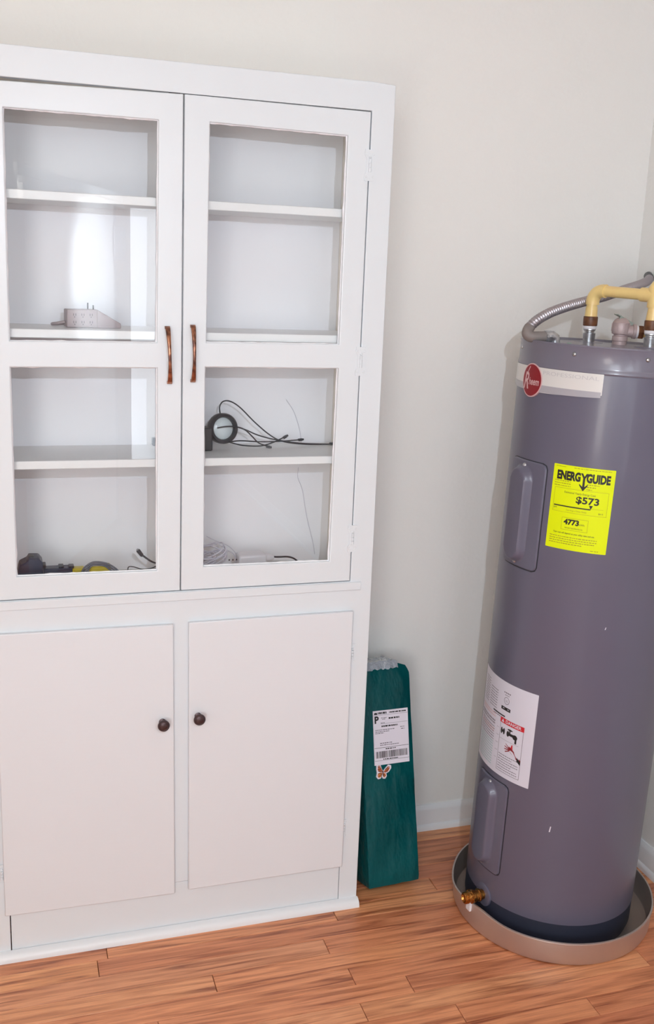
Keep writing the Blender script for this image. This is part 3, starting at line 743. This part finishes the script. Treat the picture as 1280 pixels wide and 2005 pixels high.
tp_ = Mb(); rr = random.Random(4); v = []; f = []; nx, ny_ = 20, 10
for j in range(ny_+1):
    for i in range(nx+1):
        x = .006+(BW*.74)*i/nx; s = j/ny_
        if s < .3: y = .0095-.0115*(1); z = BL_-.018+.018*(s/.3); y = .004+.006*(s/.3)
        else: y = .010+(BD-.03)*(s-.3)/.7; z = BL_+.003
        v.append((x, y-.0025+rr.uniform(-.001, .001), z+.0015+rr.uniform(-.0015, .0035)))
for j in range(ny_):
    for i in range(nx): a = j*(nx+1)+i; f.append((a, a+1, a+nx+2, a+nx+1))
o = obj('tape', v, f, TAPE, par, smooth=25); o['label'] = 'crumpled clear tape over the top edge'
# shipping label: corners measured on the leaning front face
PI_inv = PM.inverted()
def onface(u, v_):
    d = fwd+right*((u-640)/FPX)-up*((v_-1002.5)/FPX); o_ = PI_inv @ CAM; dl = PI_inv.to_3x3() @ d
    t = (-.0035-o_.y)/dl.y; p_ = o_+dl*t; return Vector((p_.x, p_.z))
q = [onface(729, 1393), onface(797, 1384), onface(804, 1489), onface(736, 1499)]
LW = (q[1]-q[0]).length; LH = (q[3]-q[0]).length; lx = ((q[1]-q[0])+(q[2]-q[3])).normalized(); ly = Vector((-lx.y, lx.x)); lo = q[3]
def lmap(x, y, l): p_ = lo+lx*x+ly*y; return (p_.x, -.0042-l*.0001, p_.y)
v, f = box(0, LW, 0, 1, 0, LH); v = [((lo+lx*a+ly*c).x, -.0040 if b == 0 else -.0015, (lo+lx*a+ly*c).y) for a, b, c in v]
sl = obj('shipping_label', v, f, PAPER, par); sl['label'] = 'white shipping label with bar code'
p = Print(); rr = random.Random(21); W_, H_ = LW, LH
p.poly([(.0025, H_-.010), (.013, H_-.0105), (.011, H_-.0045), (.004, H_-.005)], 0, 1)
p.dashes(.014, .040, H_-.0095, .0055, 0, rr); p.dashes(.048, W_-.006, H_-.0085, .0035, 0, rr); p.rect(.001, H_-.0125, W_-.001, H_-.0118, 1)
p.text('P', .004, H_-.0330, .026, 0, width=.0125, bold=.04)
p.dashes(.024, .040, H_-.021, .0022, 1, rr); p.dashes(.026, .036, H_-.0245, .0018, 1, rr); p.dashes(.046, .078, H_-.0245, .0042, 0, rr)
p.rect(.022, H_-.036, W_-.002, H_-.0353, 1); p.dashes(.022, .034, H_-.0345, .0018, 1, rr)
p.dashes(.024, .072, H_-.0445, .0040, 0, rr); p.dashes(.005, .062, H_-.0530, .0022, 1, rr); p.dashes(.005, .048, H_-.0575, .0020, 1, rr); p.dashes(.005, .030, H_-.0615, .0020, 1, rr)
p.dashes(.080, .092, H_-.050, .0022, 1, rr); p.dashes(.082, .092, H_-.0555, .0022, 1, rr)
p.dashes(.018, .054, .0565, .0024, 1, rr); p.dashes(.018, .074, .0515, .0022, 1, rr); p.rect(.001, .0455, W_-.001, .0465, 0); p.dashes(.034, .066, .0405, .0028, 0, rr)
x = .005
while x < W_-.006:
    w_ = rr.choice((.0009, .0014, .0022)); p.rect(x, .0185, x+w_, .0365, 0); x += w_+rr.choice((.0008, .0014))
p.dashes(.026, .070, .0135, .0026, 0, rr); p.rect(.001, .0115, W_-.001, .0122, 0)
p.build('label_print', [INK, GINK], lmap, sl)
# butterfly sticker
bc = onface(752, 1511)
out = [(-14, 16), (-10, 20), (-5, 15), (-1, 4), (1, 3), (6, 8), (13, 14), (19, 12), (19, 6), (13, -1), (7, -3), (8, -9), (4, -14), (-1, -13), (-3, -8), (-6, -12), (-12, -13), (-16, -8), (-14, 0), (-15, 8)]
sc_ = .00118
def bmap(x, y, l): return (bc.x+x*sc_, -.0046-l*.00025, bc.y+y*sc_)
n = len(out); v = [bmap(x*1.1, y*1.1, 0) for x, y in out]+[(bc.x+x*1.1*sc_, -.0015, bc.y+y*1.1*sc_) for x, y in out]
bt = obj('butterfly_sticker', v, [tuple(range(n-1, -1, -1)), tuple(range(n, 2*n))]+[(i, (i+1) % n, (i+1) % n+n, i+n) for i in range(n)], PAPER, par); bt['label'] = 'white edged sticker of an orange butterfly'
p = Print()
p.poly([(-12.5, 15), (-9.5, 17.5), (-5.5, 13), (-2, 4), (-1.5, 1), (-7, 1), (-12, 3), (-13.5, 8)], 0, 1)
p.poly([(2, 2), (6, 6), (13, 12), (17, 10.5), (17, 6.5), (12, 0), (6, -1.5), (2, -1)], 0, 1)
p.poly([(-2, 0), (-8, 0), (-13, -1), (-14.5, -7), (-12, -11), (-6.5, -10.5), (-3, -6)], 2, 1)
p.poly([(1.5, -2), (6, -3), (6.5, -9), (3.5, -12), (0, -11), (-1, -6)], 2, 1)
p.poly([(-1.8, 3.5), (0, 4), (1, 2), (.2, -8), (-1, -9), (-2, -3)], 1, 2)
for a, b in (((-12, 14), (-4, 9)), ((-13, 8), (-3, 6)), ((-12, 4), (-2, 2)), ((5, 5), (13, 11)), ((8, 2), (17, 8)), ((3, 0), (12, 1)), ((-13, -2), (-4, -1)), ((-12, -9), (-4, -3)), ((5, -9), (1, -4)), ((-6, -10), (-3, -3)), ((2, -11), (0, -5))):
    A_, B_ = Vector(a), Vector(b); d = (B_-A_).normalized(); nn = Vector((-d.y, d.x))*.75; p.poly([A_-nn, B_-nn*.6, B_+nn*.6, A_+nn], 1, 3)
for x, y in ((-10, 15), (-7.5, 12), (14, 10), (15.5, 8), (-13, 11)): p.disc(x, y, .8, .8, 3, lay=4, strips=4)
p.build('wing_print', [ORNG, DBRN, mat('wing_gold', (204, 122, 66), .5), PAPER], lambda x, y, l: bmap(x, y, l), bt)

# ------------------------------------------------------------------ things on the shelves
S2, S3, DK_ = 1.4846, 1.2016, .8862
# power strip, standing on the middle shelf of the upper left window
ps = thing('power_strip', 'grey beige power strip with outlets on the shelf behind the left door', 'power strip', (.168, .105, S2), rot=(0, 0, math.radians(7)))
obj('housing', *gridframe([[(-.040, .0395), (.026, .0400)], [(-.041, .0008), (.027, .0)]], set(), -.001, .040), GREY, ps, bevel=.002)
v, f = box(.0255, .078, -.001, .040, 0, .040); v = [(x, y, z if x < .05 or z < .01 else .010) for x, y, z in v]
obj('sloping_end', v, f, GREY, ps, bevel=.0015)
mb = Mb()
for cx in (-.024, -.006, .012):
    for cz in (.028, .012):
        for dx in (-.0025, .0025): mb.add(box(cx+dx-.0006, cx+dx+.0006, -.0014, -.0009, cz-.002, cz+.003))
        mb.add(lathe([(.0011, 0), (.0011, .0005)], 8, axis_T((cx, -.0009, cz-.0045), (0, -1, 0))))
mb.build('outlet_slots', DK, ps)
mb = Mb(); mb.add(box(.006, .009, .012, .0135, .040, .054)); mb.add(box(.018, .021, .012, .0135, .040, .049)); mb.build('plug_prong', DK, ps)
o = obj('cord', *tube(spline([(-.041, .02, .012), (-.055, .03, .008), (-.062, .06, .0042), (-.02, .095, .0042), (.06, .10, .0042)], 8), .0034, 8), GREY, ps, smooth=60)

# round puck lamp with its black cables on the lower shelf
pk = thing('clip_lamp', 'round black clip lamp with frosted lens on the lower shelf behind glass', 'lamp')
c0 = at(437, 839, .135); c0.z = max(c0.z, S3+.0375); nrm = Vector((.22, -1, .12)).normalized(); T = axis_T(c0, nrm)
obj('ring', *lathe([(.034, -.018), (.0365, -.012), (.0365, .004), (.034, .008), (.0285, .008), (.0265, .003), (.0265, -.004)], 44, T, cap=False), BLACK, pk, smooth=35)
obj('rear_shell', *lathe([(.033, -.019), (.024, -.026), (.001, -.027)], 32, T, cap=False), BLACK, pk, smooth=40)
o = obj('lens', *lathe([(.0262, -.003), (.020, .001), (.010, .0030), (.001, .0035)], 36, T), LENS, pk, smooth=50); o['label'] = 'pale frosted round lens'
mb = Mb(); b0 = at(300, 858, .135); b1 = at(409, 850, .135)
obj('mount_bar', *box(b0.x-.002, b1.x-.012, .128, .150, S3+.012, S3+.030), NAVY, pk, bevel=.002)
obj('mount_block', *box(b1.x-.022, b1.x+.006, .118, .152, S3+.0005, S3+.056), BLACK, pk, bevel=.003)
def lift(pts, z): return [Vector((q.x, q.y, max(q.z, z))) for q in pts]
def pc(L, Y=None): return [at(u, v_, y) for u, v_, y in L]
cz_ = S3+.0022
cs = [
 [(431, 812, .155), (430, 796, .155), (437, 786, .155), (451, 786, .155), (470, 798, .155), (500, 828, .155), (530, 853, .160), (556, 865, .165), (600, 870, .175), (650, 871, .180)],
 [(425, 838, .120), (445, 835, .119), (464, 836, .118), (480, 842, .125), (494, 855, .135), (506, 867, .140), (524, 874, .150)],
 [(464, 836, .120), (482, 842, .14), (505, 852, .155), (540, 861, .165), (590, 868, .172), (648, 870, .180)],
 [(445, 866, .125), (470, 863, .14), (510, 865, .155), (550, 864, .165), (586, 861, .165)],
 [(450, 866, .12), (475, 872, .145), (510, 873, .150), (535, 866, .155), (556, 856, .16)]]
for L in cs:
    o = cable('cable', lift(pc(L), cz_), .0016, BLACK, pk)
for (u, v_, y, d) in ((524, 875, .150, (1, -.3, -.15)), (557, 856, .16, (1, 0, .6)), (587, 861, .165, (1, .1, .1)), (648, 870, .180, (1, 0, 0))):
    q = lift([at(u, v_, y)], S3+.0035)[0]; T = axis_T(q, d)
    mb = Mb().add(box(-.0035, .0035, -.0030, .0030, -.004, .006), 0, T).add(box(-.0026, .0026, -.0022, .0022, .006, .010), 0, T); mb.build('plug', BLACK, pk, bevel=.0006)

# bottom deck, left: black power adapter, yellow adapter with grey cable, cable with plug
ad = thing('power_tool_charger', 'dark blue-black plastic gadget lying at the bottom of the left window', 'gadget')
def pxbox(u0, u1, v0, v1, y0, y1, m, name, parent, bev=.002, zb=None):
    a = at(u0, v1, y0); b = at(u1, v0, y0)
    return obj(name, *box(a.x, b.x, y0, y1, zb if zb is not None else a.z, b.z), m, parent, bevel=bev)
a = [at(u, v_, .075) for u, v_ in ((34, 1126), (38, 1108), (54, 1100), (56, 1094), (76, 1094), (83, 1102), (85, 1112), (85, 1130))]
n = len(a); zb = DK_+.0003
v = [(q.x, .075, q.z) for q in a]+[(a[-1].x, .075, zb), (a[0].x, .075, zb)]; n = len(v); v += [(x, .125, z) for x, y, z in v]
obj('body', v, [tuple(range(n)), tuple(range(2*n-1, n-1, -1))]+[(i, (i+1) % n, (i+1) % n+n, i+n) for i in range(n)], NAVY, ad, bevel=.003)
pxbox(86, 142, 1112, 1126, .085, .115, NAVY, 'arm', ad, zb=zb)
for u in (56, 115, 135): pxbox(u, u+10, 1108.5 if u > 60 else 1090, 1113 if u > 60 else 1096, .088, .110, BLACK, 'clip', ad, .001)
pxbox(84, 90, 1106, 1112, .086, .112, BLACK, 'clip', ad, .001)
ya = thing('yellow_adapter', 'small yellow plastic case with a grey cable looped over it', 'adapter')
pxbox(176, 218, 1109, 1126, .085, .120, YEL2, 'case', ya, .004, zb=zb)
pxbox(142, 166, 1113, 1126, .085, .110, YEL2, 'plug_end', ya, .003, zb=zb)
for dv_, r_ in ((0, .0022), (3, .0020), (6, .002)):
    o = cable('grey_cable', pc([(158+dv_, 1126, .082), (165+dv_, 1112+dv_, .079), (182, 1101+dv_, .078), (204, 1102+dv_, .079), (222-dv_, 1110+dv_, .08), (238-dv_, 1124, .082)]), r_, GCAB, ya)
pg = thing('black_plug_cable', 'black cable with a barrel plug standing up in the left window', 'cable')
cable('cord', pc([(276, 1085, .11), (288, 1094, .11), (300, 1101, .11), (318, 1106, .11), (330, 1120, .11)])+[Vector((.335, .12, DK_+.004)), Vector((.38, .15, DK_+.003))], .0024, BLACK, pg)
T = axis_T(at(279, 1089, .11), at(268, 1075, .11)-at(279, 1089, .11))
obj('barrel', *lathe([(.0028, 0), (.0045, .003), (.0050, .016), (.0046, .019)], 16, T), BLACK, pg, smooth=40)
obj('tip', *lathe([(.0026, .019), (.0026, .0225)], 12, T), STEEL, pg, smooth=40)
lp = [(250, 1117, .10), (252, 1110, .10), (262, 1110, .10), (280, 1115, .10), (295, 1113, .10), (308, 1108, .10), (316, 1112, .10)]
o = cable('thin_loop_cable', pc(lp)+[Vector((.345, .11, DK_+.0025))], .0013, BLACK); tag(o, 'thin black cable loop lying below the barrel plug', 'cable')
# bottom deck, right: white cable coil, white adapter, black cord
wc = thing('white_cable_coil', 'coiled thin white cable at the bottom left of the right window', 'cable')
ctr = at(418, 1098, .12); ctr.z = 0
turns = []
for k in range(96):
    a = 2*PI*k/16; rr_ = .034+.004*math.sin(k*1.7); turns.append(Vector((.452+rr_*math.cos(a)*1.15, .115+rr_*.75*math.sin(a), .930+.012*math.sin(a+.6)+.00035*k-.006*math.cos(k*.9))))
cable('coil', turns, .0018, WCAB, wc)
turns = [Vector((.448+(.020+.002*math.sin(k))*math.cos(2*PI*k/14), .115+.020*math.sin(2*PI*k/14), .922+.010*math.sin(2*PI*k/14+1)+.0004*k)) for k in range(56)]
cable('inner_coil', turns, .0018, WCAB, wc)
cable('loose_end', pc([(404, 1050, .16), (425, 1060, .16), (445, 1068, .16), (459, 1080, .15), (464, 1092, .14), (460, 1104, .13)]), .0011, WCAB, wc)
cable('loose_end', pc([(412, 1084, .15), (425, 1078, .15), (445, 1078, .15), (458, 1086, .14), (462, 1100, .13)]), .0015, WCAB, wc)
wa = thing('white_adapter', 'white plastic adapter beside the white cable coil in the right window', 'adapter')
a_ = at(468, 1100, .10); b_ = at(534, 1086, .10)
obj('case', *box(a_.x, b_.x-.014, .10, .145, DK_+.0003, b_.z), WHT, wa, bevel=.005)
obj('neck', *lathe([(.010, 0), (.0095, .012), (.005, .022)], 18, axis_T((b_.x-.0145, .12, b_.z-.012), (1, 0, -.05))), WHT, wa, smooth=40)
mb = Mb()
for i in range(3): mb.add(box(.497+.009*i-.0, .500+.009*i, .0996, .1001, .934, .938))
mb.build('slots', DK, wa)
o = cable('thin_cable', pc([(528, 1090, .12), (545, 1090.5, .12), (562, 1090, .12), (574, 1093, .12), (583, 1100, .12)])+[Vector((.69, .12, .90)), Vector((.70, .13, DK_+.004))], [.0012]*3+[.0024]*27+[.0024]*7 if False else .0022, BLACK); tag(o, 'short black cord bending down at the right of the white adapter', 'cable')
o = cable('hanging_wire', pc([(560, 782, .2215), (575, 806, .2215), (586, 840, .2215), (590, 868, .2215)]), .0007, WCAB); tag(o, 'thin pale wire hanging on the back panel above the lower shelf', 'wire')
o = cable('hanging_wire', pc([(584, 915, .2215), (583, 935, .2215), (592, 960, .2215), (600, 1010, .2215), (612, 1060, .2215), (616, 1085, .2215)]), .0007, WCAB); tag(o, 'thin pale wire hanging on the back panel below the lower shelf', 'wire')
# latch and worn spots at the top of the doors
o = obj('catch', *box(.335, .358, .004, .016, 1.9706, 1.9714), DK, cab)
